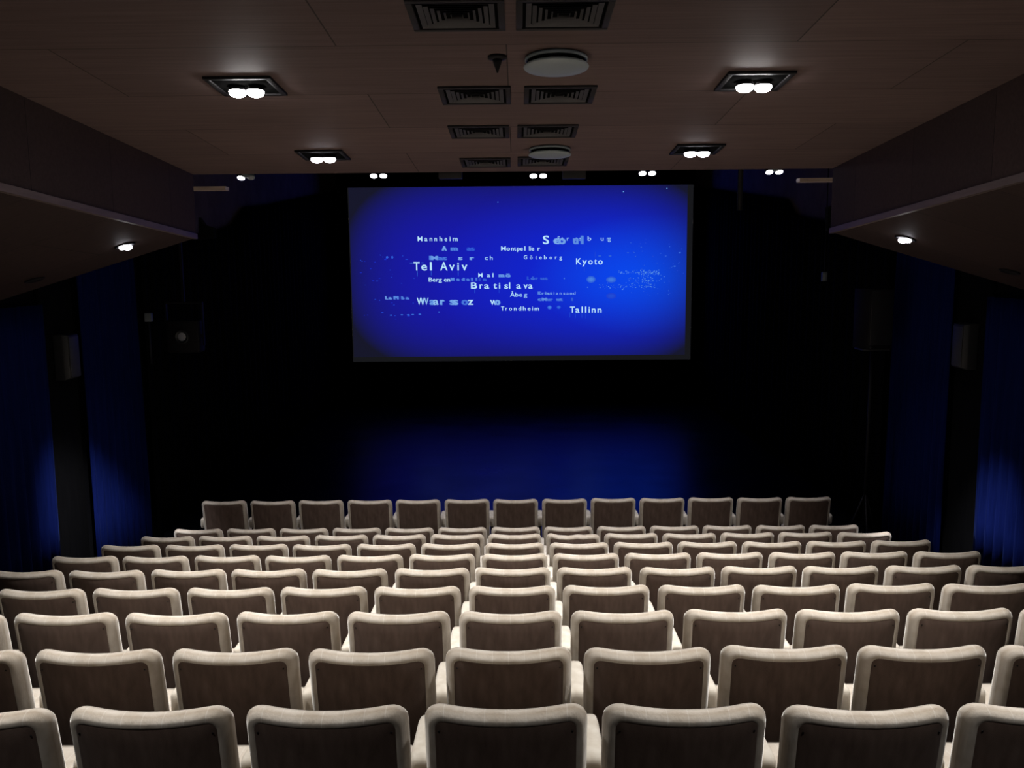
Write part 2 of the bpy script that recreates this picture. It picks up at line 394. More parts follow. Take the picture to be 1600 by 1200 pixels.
# ------------------------------------------------------------------ projection screen
YSC = 22.4
TL, TR, BL, BR = at(541, 291, YSC), at(1085, 290, YSC), at(553, 566, YSC), at(1078, 562, YSC)
sx0, sx1 = (TL.x + BL.x) / 2, (TR.x + BR.x) / 2
sz0, sz1 = (BL.z + BR.z) / 2, (TL.z + TR.z) / 2
scr = empty('projection_screen', ((sx0 + sx1) / 2, YSC, sz0), 'wide projection screen glowing blue with white city names over the stage', 'screen')
def local(o):
    o.parent = scr; o.matrix_parent_inverse = Matrix.Translation(-Vector(scr.location)); return o
local(MB().box(sx0, sx1, YSC, YSC + .04, sz0, sz1).build('screen_cloth', M_SCREENCLOTH))
for q in (0.12, 0.5, 0.88):
    xq = sx0 + (sx1 - sx0) * q; local(MB().tube((xq, YSC + .03, sz1 - .02), (xq, YSC + .03, 6.6), .012).build('hanging_cable', M_FRAME))
ix0, ix1 = sx0 + .01, sx1 - .01
iz0, iz1 = sz0 + .01, sz1 - .01
fx0, fx1 = [(at(q, 430, YSC).x - ix0) / (ix1 - ix0) for q in (549, 1072)]     # the picture inside the projected rectangle
fz0, fz1 = (at(812, 556, YSC).z - iz0) / (iz1 - iz0), 1.0
m_img, e_img = emission('projected_blue_image', (0.006, 0.012, 0.45))
def img_nodes(m, e):
    tc = N(m, 'ShaderNodeTexCoord'); sp = N(m, 'ShaderNodeSeparateXYZ'); L(m, tc.outputs['Generated'], sp.inputs[0])
    def M(op, a, b=None, clamp=False):
        n = N(m, 'ShaderNodeMath', operation=op); n.use_clamp = clamp
        for i, q in enumerate((a, b)):
            if q is None: continue
            if isinstance(q, (int, float)): n.inputs[i].default_value = q
            else: L(m, q, n.inputs[i])
        return n.outputs[0]
    u = M('DIVIDE', M('SUBTRACT', sp.outputs['X'], fx0), fx1 - fx0); v = M('DIVIDE', M('SUBTRACT', sp.outputs['Z'], fz0), fz1 - fz0)
    # bright patch of the picture, low on its right half
    du = M('MULTIPLY', M('SUBTRACT', u, 0.90), 1.5); dv = M('MULTIPLY', M('SUBTRACT', v, 0.47), 1.5)
    g = M('SUBTRACT', 1.0, M('SQRT', M('ADD', M('MULTIPLY', du, du), M('MULTIPLY', dv, dv))), True)
    g = M('SMOOTH_MIN', g, 1.0)
    # the picture's own dark border
    cu = M('MULTIPLY', M('ABSOLUTE', M('SUBTRACT', u, 0.53)), 2.0); cv = M('MULTIPLY', M('ABSOLUTE', M('SUBTRACT', v, 0.50)), 2.0)
    cu0 = M('MULTIPLY', M('ABSOLUTE', M('SUBTRACT', u, 0.5)), 2.0); cv0 = M('MULTIPLY', M('ABSOLUTE', M('SUBTRACT', v, 0.5)), 2.0)
    d = M('ADD', M('MULTIPLY', M('POWER', cu, 4.0), 0.62), M('MULTIPLY', M('POWER', cv, 2.5), 0.62))
    vig = M('MAXIMUM', M('SUBTRACT', 1.0, d), 0.03)
    inside = M('MULTIPLY', M('LESS_THAN', cu0, 1.0), M('LESS_THAN', cv0, 1.0))
    ramp = N(m, 'ShaderNodeValToRGB'); el = ramp.color_ramp.elements
    el[0].position = 0.0; el[0].color = (0.009, 0.010, 0.42, 1)
    el[1].position = 1.0; el[1].color = (0.002, 0.085, 0.98, 1)
    q = el.new(0.45); q.color = (0.006, 0.018, 0.60, 1)
    L(m, g, ramp.inputs[0])
    no = N(m, 'ShaderNodeTexNoise'); no.inputs['Scale'].default_value = 900; L(m, tc.outputs['Generated'], no.inputs['Vector'])
    k = M('MULTIPLY', M('MULTIPLY', vig, inside), M('ADD', M('MULTIPLY', no.outputs['Fac'], 0.5), 0.75))
    mx = N(m, 'ShaderNodeMixRGB'); L(m, k, mx.inputs['Fac']); mx.inputs[1].default_value = (0.0085, 0.0088, 0.0105, 1)   # black level of the projector
    L(m, ramp.outputs[0], mx.inputs[2]); L(m, mx.outputs[0], e.inputs[0]); e.inputs[1].default_value = 1.0
img_nodes(m_img, e_img)
local(MB().box(ix0, ix1, YSC - .012, YSC - .002, iz0, iz1).build('projected_image', m_img))

TEXTM = {}
def text_mat(b):
    b = round(b, 2)
    if b not in TEXTM:
        TEXTM[b] = emission('white_lettering', (0.50*b**1.8, 0.80*b**1.3 , 0.55 + 0.45*b), 1.0)[0]
    return TEXTM[b]
def word(name, chunks, label, weight=0.012, blur=0.0):
    """chunks: (text, x0, x1, top of capitals, baseline, brightness) in the photo's pixels, written on the screen plane"""
    mb = MB(); mats = {}
    me = bpy.data.meshes.new(name); vs = []; fs = []; mi = []; mlist = []
    layer = 0
    for txt, x0, x1, yt, yb, br in chunks:
        copies = [(0, 0, br)] if br > 0.6 else [(-1.1, 0, br*.8), (1.1, .3, br*.8), (0, 0, br)]
        for ddx, ddy, b2 in copies:
            fc = bpy.data.curves.new('t', 'FONT'); fc.body = txt; fc.size = 1; fc.offset = weight; fc.resolution_u = 3
            fo = bpy.data.objects.new('t', fc); COL.objects.link(fo)
            dg = bpy.context.evaluated_depsgraph_get(); tm = bpy.data.meshes.new_from_object(fo.evaluated_get(dg))
            xs = [q.co.x for q in tm.vertices]; mnx, mxx = min(xs), max(xs)
            A = at(x0 + ddx, yb + ddy, YSC); B = at(x1 + ddx, yb + ddy, YSC); T = at((x0 + x1) / 2, yt, YSC); Bm = at((x0 + x1) / 2, yb, YSC)
            H = (T.z - Bm.z) / 0.729
            o = len(vs); layer += 1
            yy = YSC - .018 - .0012 * layer
            vs += [(A.x + (q.co.x - mnx) / (mxx - mnx) * (B.x - A.x), yy, A.z + (B.z - A.z) * (q.co.x - mnx) / (mxx - mnx) + q.co.y * H) for q in tm.vertices]
            m = text_mat(b2)
            if m not in mlist: mlist.append(m)
            for p in tm.polygons: fs.append(tuple(i + o for i in p.vertices)); mi.append(mlist.index(m))
            bpy.data.objects.remove(fo); bpy.data.curves.remove(fc); bpy.data.meshes.remove(tm)
    me.from_pydata(vs, [], fs); me.update()
    for m in mlist: me.materials.append(m)
    me.polygons.foreach_set('material_index', mi)
    o = bpy.data.objects.new(name, me); COL.objects.link(o); local(o); o['label'] = label
    return o
W = 1.0
word('lettering', [('M', 652.8, 660, 369.2, 376.8, W), ('a', 663.5, 668, 369.2, 376.8, W), ('n', 671.5, 675.5, 369.2, 376.8, W), ('n', 679, 683, 369.2, 376.8, W),
     ('h', 687, 691.3, 369.2, 376.8, W), ('e', 694.8, 699, 369.2, 376.8, W), ('i', 702.8, 704, 369.2, 376.8, W), ('m', 707.5, 715.2, 369.2, 376.8, W)], 'white word Mannheim')
word('lettering', [('A', 691.3, 697.3, 384, 391.5, .6), ('m', 705, 715, 384, 391.5, .38), ('as', 730, 741, 384, 391.5, .22)], 'faint blurred letters under Mannheim')
word('lettering', [('l', 671.5, 673.5, 399.5, 406, .4), ('M', 674, 684, 399.5, 406, .5), ('as', 685, 698, 399.5, 406, .32), ('s', 716, 723, 399.5, 406, .7), ('r', 735, 740, 399.5, 406, .6), ('c', 757.5, 762.5, 399.5, 406, .8), ('h', 765.5, 770, 399.5, 406, .8)], 'pale scattered letters over Tel Aviv')
word('lettering', [('T', 646.6, 656, 408.8, 422.3, W), ('e', 658.5, 667.5, 408.8, 422.3, W), ('l', 672, 675, 408.8, 422.3, W), ('A', 688, 699.5, 408.8, 422.3, W),
     ('v', 702, 710.5, 408.8, 422.3, W), ('i', 714.8, 717.3, 408.8, 422.3, W), ('v', 721.5, 730.3, 408.8, 422.3, W)], 'white words Tel Aviv', 0.014)
word('lettering', [('M', 747.4, 754, 426.4, 433, W), ('a', 761, 766, 426.4, 433, .9), ('l', 769.5, 771.2, 426.4, 433, .9), ('m', 780, 787.5, 426.4, 433, .5), ('ö', 790.5, 797, 426.4, 433, .5)], 'white scattered letters Malmö')
word('lettering', [('Berg', 669.9, 690.5, 433.2, 440, W), ('en', 693.7, 703.5, 433.2, 440, W)], 'white word Bergen')
word('lettering', [('M', 705, 709.5, 433.7, 438.5, .42), ('e', 714, 717.5, 433.7, 438.5, .42), ('d', 722, 725.5, 433.7, 438.5, .4), ('e', 729.5, 733, 433.7, 438.5, .4), ('l', 737, 738.2, 433.7, 438.5, .38), ('l', 744, 745, 433.7, 438.5, .35), ('í', 749, 750, 433.7, 438.5, .3), ('n', 755.5, 759.5, 433.7, 438.5, .25)], 'faint small word Medellín')
word('lettering', [('B', 736, 745.7, 440.7, 450.8, W), ('r', 749.5, 754.3, 440.7, 450.8, W), ('a', 756.5, 764.4, 440.7, 450.8, W), ('t', 771, 776.5, 440.7, 450.8, W), ('i', 779.6, 781.8, 440.7, 450.8, W),
     ('s', 788, 794, 440.7, 450.8, W), ('l', 795.3, 797.3, 440.7, 450.8, W), ('a', 806.7, 814, 440.7, 450.8, W), ('v', 818, 824.5, 440.7, 450.8, W), ('a', 825.5, 832, 440.7, 450.8, W)], 'white word Bratislava', 0.014)
word('lettering', [('Å', 797, 804.5, 456.6, 463.5, .95), ('b', 805, 810, 456.6, 463.5, .9), ('e', 811, 816, 456.6, 463.5, .8), ('g', 818.5, 823.7, 456.6, 463.5, .75)], 'white overlapping letters under Bratislava')
word('lettering', [('L', 602.7, 606, 462.6, 467.6, .55), ('a', 608, 612, 462.6, 467.6, .5), ('Pl', 616, 622.5, 462.6, 467.6, .42), ('b', 628, 631.5, 462.6, 467.6, .4), ('a', 635, 639, 462.6, 467.6, .4)], 'faint small word at the edge of the picture')
word('lettering', [('W', 651.5, 664, 464.5, 476, W), ('W', 657.5, 670, 464.5, 476, .75), ('a', 672, 680, 464.5, 476, .5), ('a', 677, 685.5, 464.5, 476, .75), ('r', 688.5, 694, 464.5, 476, .6), ('s', 703.5, 710.5, 464.5, 476, .55), ('s', 708, 715.5, 464.5, 476, .6),
     ('o', 722, 731, 464.5, 476, .32), ('z', 731, 740, 464.5, 476, W), ('w', 766, 777, 464.5, 476, W), ('o', 774, 781, 464.5, 476, .6)], 'white overlapping letters of Warszaw', 0.014)
word('lettering', [('T', 783, 788, 478.4, 485, W), ('r', 790, 793, 478.4, 485, W), ('o', 795.5, 800, 478.4, 485, W), ('n', 803, 807, 478.4, 485, W), ('d', 810, 814.5, 478.4, 485, W), ('h', 817, 821.5, 478.4, 485, W), ('e', 824.5, 829, 478.4, 485, W), ('i', 831.6, 832.8, 478.4, 485, W), ('m', 835.3, 842, 478.4, 485, W)], 'white word Trondheim')
word('lettering', [('S', 848, 858, 367.8, 381, W), ('e', 865.5, 875, 367.8, 381, .6), ('o', 873, 883, 367.8, 381, .55), ('u', 896, 903, 367.8, 381, .45), ('l', 908, 911, 367.8, 381, .4)], 'white blurring letters of Seoul', 0.014)
word('lettering', [('S', 871, 875, 369, 376, .75), ('t', 877, 880, 369, 376, .75), ('r', 885.5, 889.5, 369, 376, .65), ('a', 899, 903, 369, 376, .7), ('s', 905, 909.5, 369, 376, .7), ('b', 918, 923.5, 369, 376, .9), ('u', 938.5, 943, 369, 376, .8), ('r', 948, 951, 369, 376, .7), ('g', 949.5, 954, 369, 376, .7)], 'white scattered letters of Strasbourg')
word('lettering', [('Mo', 783, 797, 384.5, 391.5, W), ('nt', 799, 806.3, 384.5, 391.5, W), ('pe', 808, 817, 384.5, 391.5, W), ('l', 819.4, 821, 384.5, 391.5, W), ('lie', 826.5, 834.5, 384.5, 391.5, W), ('r', 840, 844, 384.5, 391.5, W)], 'white word Montpellier')
word('lettering', [('G', 818.5, 823.5, 398.6, 405, .95), ('ö', 828, 832, 398.6, 405, .95), ('t', 836.5, 839.3, 398.6, 405, .95), ('e', 842.5, 846.5, 398.6, 405, .95), ('b', 850, 854, 398.6, 405, .95), ('o', 858.5, 862.5, 398.6, 405, .95), ('r', 867, 870, 398.6, 405, .95), ('g', 874, 878, 398.6, 405, .95)], 'white word Göteborg')
word('lettering', [('K', 900, 908.5, 403, 413, W), ('y', 909.5, 917, 403, 413, W), ('o', 919, 926, 403, 413, W), ('t', 928.5, 932.5, 403, 413, W), ('o', 934.5, 941.6, 403, 413, W)], 'white word Kyoto', 0.012)
word('lettering', [('L', 824, 827, 431.8, 437, .2), ('ó', 830, 835, 431.8, 437, .28), ('r', 837.5, 840, 431.8, 437, .25), ('us', 845, 855, 431.8, 437, .22)], 'very faint word in the middle of the picture')
word('lettering', [('K', 841, 845, 455.3, 460.2, .45), ('r', 847, 849.5, 455.3, 460.2, .5), ('i', 852, 853, 455.3, 460.2, .5), ('s', 855, 858, 455.3, 460.2, .55), ('t', 860, 862.3, 455.3, 460.2, .6), ('i', 865, 866, 455.3, 460.2, .65), ('a', 868.5, 872, 455.3, 460.2, .65), ('n', 874.3, 877.5, 455.3, 460.2, .65), ('s', 880, 883, 455.3, 460.2, .65), ('a', 885, 888.5, 455.3, 460.2, .65), ('n', 890.5, 894, 455.3, 460.2, .65), ('d', 895.5, 899, 455.3, 460.2, .65)], 'thin pale word Kristiansand', 0.004)
word('lettering', [('c', 841, 845, 464.8, 470, .4), ('M', 847, 854, 464.8, 470, .42), ('ur', 855, 863, 464.8, 470, .32), ('ut', 870, 878.4, 464.8, 470, .35), ('l', 893, 894.5, 464.8, 470, .22)], 'faint blurred letters over Tallinn')
word('lettering', [('T', 890.6, 898, 478.4, 488.4, W), ('a', 899, 905.5, 478.4, 488.4, W), ('l', 908.6, 910.6, 478.4, 488.4, W), ('l', 914, 916, 478.4, 488.4, W), ('i', 919.5, 921.5, 478.4, 488.4, W), ('n', 924.5, 930.5, 478.4, 488.4, W), ('n', 933.5, 939.8, 478.4, 488.4, W)], 'white word Tallinn', 0.012)
# soft blobs, light streaks and sparkles of the projected picture
def flat_shapes(name, ells, label, kind=None):
    vs = []; fs = []; mi = []; ml = []
    for n, (px, py, rx, ry, b) in enumerate(ells):
        layers = [(1.0, b*.55), (.72, b*.8), (.45, b)] if rx > 3 else [(1.0, b)]
        for li, (k, bb) in enumerate(layers):
            o = len(vs); c = at(px, py, YSC); s = YSC / F; nn = 18 if rx > 3 else 5
            yy = YSC - .014 - .0008 * li - 0.00001 * (n % 50)
            vs += [(c.x + rx*k*s*math.cos(2*PI*i/nn), yy, c.z + ry*k*s*math.sin(2*PI*i/nn)) for i in range(nn)]
            fs.append(tuple(range(o, o + nn)))
            key = round(bb, 1) if rx <= 3 else round(bb, 2)
            if key not in DOTM: DOTM[key] = emission('blue_glow', (.01 + .25*key**1.7, .03 + .55*key**1.2, .62 + .3*key), 1.0)[0]
            if DOTM[key] not in ml: ml.append(DOTM[key])
            mi.append(ml.index(DOTM[key]))
    me = bpy.data.meshes.new(name); me.from_pydata(vs, [], fs); me.update()
    for m in ml: me.materials.append(m)
    me.polygons.foreach_set('material_index', mi)
    o = bpy.data.objects.new(name, me); COL.objects.link(o); local(o); o['label'] = label
    if kind: o['kind'] = kind
    return o
DOTM = {}
for px, py, rx, ry, b in [(923.4, 436.6, 7, 5.2, .42), (955, 437, 8, 4.6, .36), (955, 462.5, 8, 4.5, .12), (858.7, 480.3, 3.4, 3, .38), (873, 480, 3.2, 2.6, .25)]:
    flat_shapes('light_blob', [(px, py, rx, ry, b)], 'pale blue blurred spot on the picture')
rd = random.Random(3)
dots = []
for i in range(95):
    x = 1033 - abs(rd.gauss(0, 34)) ; x = 1030 - abs(x - 1033) * .9
    dots.append((x, 425.5 + rd.gauss(0, 1.6) + (1033 - x) * .01, rd.uniform(.5, 1.0), rd.uniform(.5, .9), rd.uniform(.15, .75)))
for i in range(80):
    dots.append((rd.uniform(935, 1024), 448 + rd.gauss(0, 2.2), rd.uniform(.4, .9), rd.uniform(.4, .9), rd.uniform(.1, .6)))
for i in range(90):
    dots.append((rd.gauss(1012, 14), rd.gauss(437, 6), rd.uniform(.4, .95), rd.uniform(.4, .8), rd.uniform(.1, .65)))
for i in range(45):
    dots.append((rd.uniform(985, 1068), rd.uniform(372, 462), rd.uniform(.5, 1.4), rd.uniform(.5, .9), rd.uniform(.05, .3)))
dots += [(937, 400, 2.4, 1.5, .2), (953, 400, 2.6, 1.5, .22), (981, 395, 1.8, 1.1, .25), (1062, 395, 2, 1.2, .3), (1054, 416, 2, 1.1, .3), (1040, 400, 1.6, 1, .2)]
for i in range(34):
    dots.append((rd.uniform(562, 665), rd.choice((492, 489, 440, 425, 402, 470)) + rd.gauss(0, 5), rd.uniform(.7, 2.4), rd.uniform(.4, .8), rd.uniform(.02, .10)))
dots += [(611, 492.5, 2, 1.2, .25), (628, 492, 2.2, 1.1, .28), (638, 492, 2.6, 1.1, .28), (645, 491.5, 2.4, 1, .28), (656, 491, 2.4, 1.1, .3), (686, 487.5, 1.6, 1, .35), (605, 402, 2.2, 2, .2), (613, 402, 1.8, 2.4, .16),
         (778, 316, .9, .9, .4), (974, 299.5, .9, .9, .7), (1042, 294.5, .9, .9, .7), (881.6, 435, .9, 1.4, .4), (918, 449, .8, 1.2, .4)]
flat_shapes('light_dots', dots, 'tiny pale blue sparkles over the picture', 'stuff')
flat_shapes('light_streaks', [(651, 410.3, 2.9, .9, .9), (643, 411, 2.9, .5, .4), (660, 410.6, 2.6, .5, .4)] + [(x, y, .5, h, b) for x, y, h, b in
    [(652, 427, 6, .3), (674, 427, 5, .2), (716, 427, 5, .2), (901, 418, 5, .12), (913, 420, 5, .12), (930, 398, 6, .1), (890.5, 492, 5, .12), (899, 493, 5, .12), (909, 493, 5, .12), (915, 493, 6, .12), (742, 455, 4, .2), (780, 455, 4, .15)]], 'thin light flares at the big letters', 'stuff')

# ------------------------------------------------------------------ curtains and drapes along the side walls
def curtain(name, sg, y0, y1, z0, top, m, label, cat, group=None, pleat=0.17, depth=0.06, x=None):
    """pleated cloth hung along a side wall; top is a height or a list of (y, z)"""
    n = int((y1 - y0) / pleat * 8); rnd = random.Random(int(y0 * 100) + (5 if sg > 0 else 0))
    ph = [rnd.uniform(-.5, .5) for _ in range(n + 9)]
    xw = WX - 0.10 if x is None else x
    rows = 7; loops = []
    def tz(y):
        if not isinstance(top, list): return top
        for (a, za), (b, zb) in zip(top, top[1:]):
            if y <= b: return za + (zb - za) * max(0, (y - a)) / (b - a)
        return top[-1][1]
    vs = []; fs = []
    for side in (0, 1):
        for i in range(n + 1):
            y = y0 + (y1 - y0) * i / n
            for j in range(rows):
                t = j / (rows - 1)
                a = 2*PI*i/8 + ph[i // 8] * .8 + 0.25*math.sin(3*t + i*.07)
                d = depth * (0.75 + 0.35*ph[i // 8]) * (0.65 + .35*(1 - t)) * math.sin(a)
                vs.append((sg * (xw - d + side * 0.008), y, z0 + (tz(y) - z0) * t))
    S = (n + 1) * rows
    for i in range(n):
        for j in range(rows - 1):
            q = (i*rows + j, (i+1)*rows + j, (i+1)*rows + j + 1, i*rows + j + 1)
            fs.append(q); fs.append(tuple(S + k for k in reversed(q)))
    rim = [i*rows for i in range(n + 1)] + [n*rows + j for j in range(1, rows)] + [i*rows + rows - 1 for i in range(n - 1, -1, -1)] + [j for j in range(rows - 2, 0, -1)]
    for a, b in zip(rim, rim[1:] + rim[:1]): fs.append((a, S + a, S + b, b))
    return tag(MB().add(vs, fs).build(name, m, smooth=True), label, cat, group)
CB = 'blue curtains along the side walls'
def flz(y):
    z = zs[0]
    for i in range(len(zs)):
        if y >= edges[i]: z = zs[i]
    return z if y < edges[-1] else 0.0
for sg, nm in ((-1, 'left'), (1, 'right')):
    curtain('curtain', sg, 7.35, 8.90, flz(7.4) + .03, soffit_z(WX, 8.2) - .06, M_BLUE, 'dark blue velvet curtain nearer the seats on the %s wall, lit at its foot' % nm, 'curtain', CB)
    curtain('curtain', sg, 9.62, 11.05, .04, CAMZ + 0.75, M_BLUE, 'blue velvet curtain on the %s wall beyond the wall speaker, lit at its foot' % nm, 'curtain', CB)
    tag(MB().box(min(sg*(WX - .05), sg*(WX - .002)), max(sg*(WX - .05), sg*(WX - .002)), 8.93, 9.58, -.08, CAMZ + .75).build('wall_panel', M_DRAPE, bevel=.006),
        'flat black panel between two blue curtains on the %s wall' % nm, 'panel')
    tops = [(11.3, CAMZ + .30), (14.0, CAMZ + .47), (15.2, CAMZ + .66), (15.9, CAMZ + 1.0), (17.3, CAMZ + 1.12), (YS - .1, CAMZ + 1.95)] if sg < 0 else \
           [(11.3, CAMZ + .40), (13.6, CAMZ + .55), (15.3, CAMZ + .72), (15.9, CAMZ + 1.05), (17.3, CAMZ + 1.2), (YS - .1, CAMZ + 1.95)]
    curtain('stage_drape', sg, 11.3, YS - .1, .02, tops, M_DRAPE, 'long black drape along the %s wall of the stage' % nm, 'drape', pleat=.3)
    # surround speaker on the black panel
    c = at(84, 558, 9.2) if sg < 0 else at(1524, 541, 9.2)
    s = empty('wall_speaker', (sg*(WX - .055), 9.25, c.z), 'grey surround speaker on the black panel of the %s wall' % nm, 'speaker', 'surround speakers on the side walls')
    sl = [[(-sg*d, y, z) for (y, z) in ((-.13, -.24), (.13, -.24), (.13, .24), (-.13, .24))] for d in (0, .10)]
    sl.append([(-sg*.15, y, z - .01) for (y, z) in ((-.11, -.21), (.11, -.21), (.11, .24), (-.11, .24))])
    MB().loft(sl).build('cabinet', M_DIMGREY, s, bevel=.008)
    MB().loft([[(-sg*d, y, z - .01) for (y, z) in ((-.10, -.20), (.10, -.20), (.10, .22), (-.10, .22))] for d in (.15, .158)]).build('grille', M_GREYBOX, s, bevel=.003)

# ------------------------------------------------------------------ ceiling fixtures
SL = math.atan(0.069)
def on_slope(o):
    o.rotation_euler = (-SL, 0, 0); return o
def downlight(p, label, group, power, aim=None, lit=M_BULB):
    t = on_slope(empty('ceiling_downlight', p, label, 'lamp', group))
    a = 0.19
    MB().box(-a, a, -a, -a+.03, -.016, -.001).box(-a, a, a-.03, a, -.016, -.001).box(-a, -a+.03, -a+.03, a-.03, -.016, -.001).box(a-.03, a, -a+.03, a-.03, -.016, -.001).build('frame', M_FRAME, t, bevel=.002)
    MB().box(-a+.028, a-.028, -a+.028, a-.028, -.007, -.002).build('housing', M_HOLE, t)
    for sx in (-1, 1):
        h = MB().lathe([(.03, -.01), (.044, -.012), (.051, -.030), (.050, -.034)], base=Vector((sx*.052, .0, 0)), n=24).build('lamp_head', M_FRAME, t, smooth=True)
        MB().lathe([(.048, -.032), (.050, -.040), (.046, -.053), (.034, -.063), (.018, -.068), (.004, -.069)], base=Vector((sx*.052, 0, 0)), n=24).build('bulb', lit, h, smooth=True)['label'] = 'glowing white bulb'
    if power:
        l = spot(None, (p.x, p.y, p.z - .12), aim or (p.x, p.y, 0), power, 92, 0.9, .07)
        l.parent = t; l.matrix_parent_inverse = (Matrix.Translation(p) @ Matrix.Rotation(-SL, 4, 'X')).inverted()
    return t
GD = 'square twin downlights in the veneer ceiling'
pA = [on_ceiling(385, 133), on_ceiling(1178, 125)]; pB = [on_ceiling(505, 241), on_ceiling(1089, 232)]
downlight(pA[0], 'bright twin downlight in the ceiling on the left, closer to the back row', GD, P_HALL)
downlight(pA[1], 'bright twin downlight in the ceiling on the right, closer to the back row', GD, P_HALL)
downlight(pB[0], 'small square twin downlight in the ceiling on the left, closer to the stage', GD, P_HALL, lit=M_BULB_COOL)
downlight(pB[1], 'small square twin downlight in the ceiling on the right, closer to the stage', GD, P_HALL, lit=M_BULB_COOL)
for y in (3.36, 1.3):                           # grid carries on over the back row; rearmost pair added to brighten seat backs
    for x in (-1.55, 1.46):
        downlight(Vector((x, y, ceil_z(y))), 'twin downlight high over the %s, %s of the vents' % ('back row' if y > 2 else 'aisle behind the back row (added fill light)', 'left' if x < 0 else 'right'), GD, P_BACK if y > 2 else P_BACK * .25)

def vent(cx, cy, label):
    p = on_ceiling(cx, cy)
    t = on_slope(empty('ceiling_vent', p, label, 'vent', 'square vents down the middle of the ceiling'))
    a, b = 0.215, 0.20
    MB().box(-a, a, -b, -b+.03, -.014, -.001).box(-a, a, b-.03, b, -.014, -.001).box(-a, -a+.03, -b+.03, b-.03, -.014, -.001).box(a-.03, a, -b+.03, b-.03, -.014, -.001).build('frame', M_VENT, t, bevel=.003)
    MB().box(-a+.028, a-.028, -b+.028, b-.028, -.004, -.002).build('throat', M_HOLE, t)
    for k in range(6):                          # nested square cones of a four-way diffuser
        i = k / 6; x1, y1 = (a - .045) * (1 - i), (b - .045) * (1 - i); x0, y0 = x1 * .86, y1 * .86
        g = MB()
        L0 = [(-x1, -y1, -.012), (x1, -y1, -.012), (x1, y1, -.012), (-x1, y1, -.012)]
        L1 = [(-x0, -y0, -.005), (x0, -y0, -.005), (x0, y0, -.005), (-x0, y0, -.005)]
        L2 = [(x, y, z + .002) for x, y, z in L1]; L3 = [(x, y, z + .002) for x, y, z in L0]
        g.loft([L0, L1, L2, L3, L0], False, False).build('slat_ring', M_SLAT, t)
    return t
for (px, py, lab) in [(714, 22, 'left vent of the pair closest to the back row'), (881, 20, 'right vent of the pair closest to the back row'),
                      (743, 148, 'left vent of the second pair, behind the big round speaker'), (874, 147, 'right vent of the second pair, behind the big round speaker'),
                      (749, 205, 'left vent of the third pair from the back row'), (855, 204, 'right vent of the third pair from the back row'),
                      (759, 253, 'left vent of the pair closest to the stage'), (848, 251, 'right vent of the pair closest to the stage, behind the round speaker')]:
    vent(px, py, 'dark square ceiling ' + lab)

def round_speaker(px, py, label):
    p = on_ceiling(px, py)
    t = on_slope(empty('ceiling_speaker', p, label, 'speaker', 'round white ceiling speakers'))
    MB().lathe([(.155, -.001), (.165, -.006), (.165, -.018), (.158, -.022), (.150, -.018), (.150, -.004)], n=40).build('ring', M_WHITE, t, smooth=True)
    MB().lathe([(.148, -.004), (.146, -.028)], n=40).build('dark_gap', M_HOLE, t, smooth=True)
    MB().lathe([(.150, -.040), (.168, -.043), (.172, -.049), (.168, -.055), (.10, -.060), (.02, -.062)], n=40).build('disc', M_WHITE, t, smooth=True)
    for k in range(3):
        a = 2*PI*k/3 + PI/6
        MB().tube((.13*math.cos(a), .13*math.sin(a), -.022), (.13*math.cos(a), .13*math.sin(a), -.044), .008).build('spacer', M_FRAME, t)
round_speaker(869, 90, 'larger round white ceiling speaker beside the sprinkler')
round_speaker(859, 232, 'smaller looking round white ceiling speaker among the vents by the stage')
p = on_ceiling(777, 88)
t = on_slope(empty('sprinkler_head', p, 'small dark sprinkler head in the ceiling beside the round speaker', 'sprinkler'))
MB().lathe([(.05, -.001), (.05, -.012), (.02, -.018)], n=24).build('rosette', M_FRAME, t, smooth=True)
MB().lathe([(.026, -.018), (.02, -.04), (.008, -.07), (.004, -.085)], n=16).build('nozzle', M_FRAME, t, smooth=True)

# lamps let into the underside of the soffits
def on_soffit(px, py, sg):
    r = ray(px, py)                             # plane z = soffit_z
    k0 = CAMZ + 0.255 + 0.062 * 8.2 + 0.30 * HX
    # CAM.z + r.z t = k0 - .062 (r.y t) - .3 sg (CAM.x + r.x t)
    t = (k0 - CAM.z - .3 * sg * CAM.x) / (r.z + .062 * r.y + .3 * sg * r.x)
    return CAM + r * t
def soffit_lamp(px, py, sg, label, lit, power=0, aim=None):
    p = on_soffit(px, py, sg)
    t = empty('soffit_lamp', p, label, 'lamp', 'recessed lamps in the soffits')
    nrm = Vector((-.3*sg, -.062, -1)).normalized()
    t.rotation_euler = nrm.to_track_quat('-Z', 'Y').to_euler()
    MB().lathe([(.085, -.001), (.085, -.010), (.07, -.012), (.066, -.006)], n=28).build('ring', M_FRAME, t, smooth=True)
    MB().lathe([(.066, -.003), (.066, -.005)], n=28).build('throat', M_HOLE, t)
    if lit:
        for q in (-1, 1): MB().lathe([(.03, -.010), (.034, -.022), (.026, -.036), (.008, -.042)], base=Vector((q*.036, 0, 0)), n=18).build('bulb', M_BULB_COOL, t, smooth=True)['label'] = 'glowing white bulb'
    if power:
        q = p + nrm * .10
        l = spot(None, q, aim, power, 36, 1.0, .05, (.95, .95, 1))
        l.parent = t; l.matrix_parent_inverse = (Matrix.Translation(p) @ t.rotation_euler.to_matrix().to_4x4()).inverted()
    return t
soffit_lamp(195, 383, -1, 'lit recessed lamp under the left soffit', True, P_SOFFIT, (-WX, 10.2, -0.75))
soffit_lamp(1415, 372, 1, 'lit recessed lamp under the right soffit', True, P_SOFFIT, (WX, 9.2, -1.1))
soffit_lamp(54, 437, -1, 'unlit recessed lamp at the outer edge of the left soffit', False)
soffit_lamp(1578, 424, 1, 'unlit recessed lamp at the outer edge of the right soffit', False)

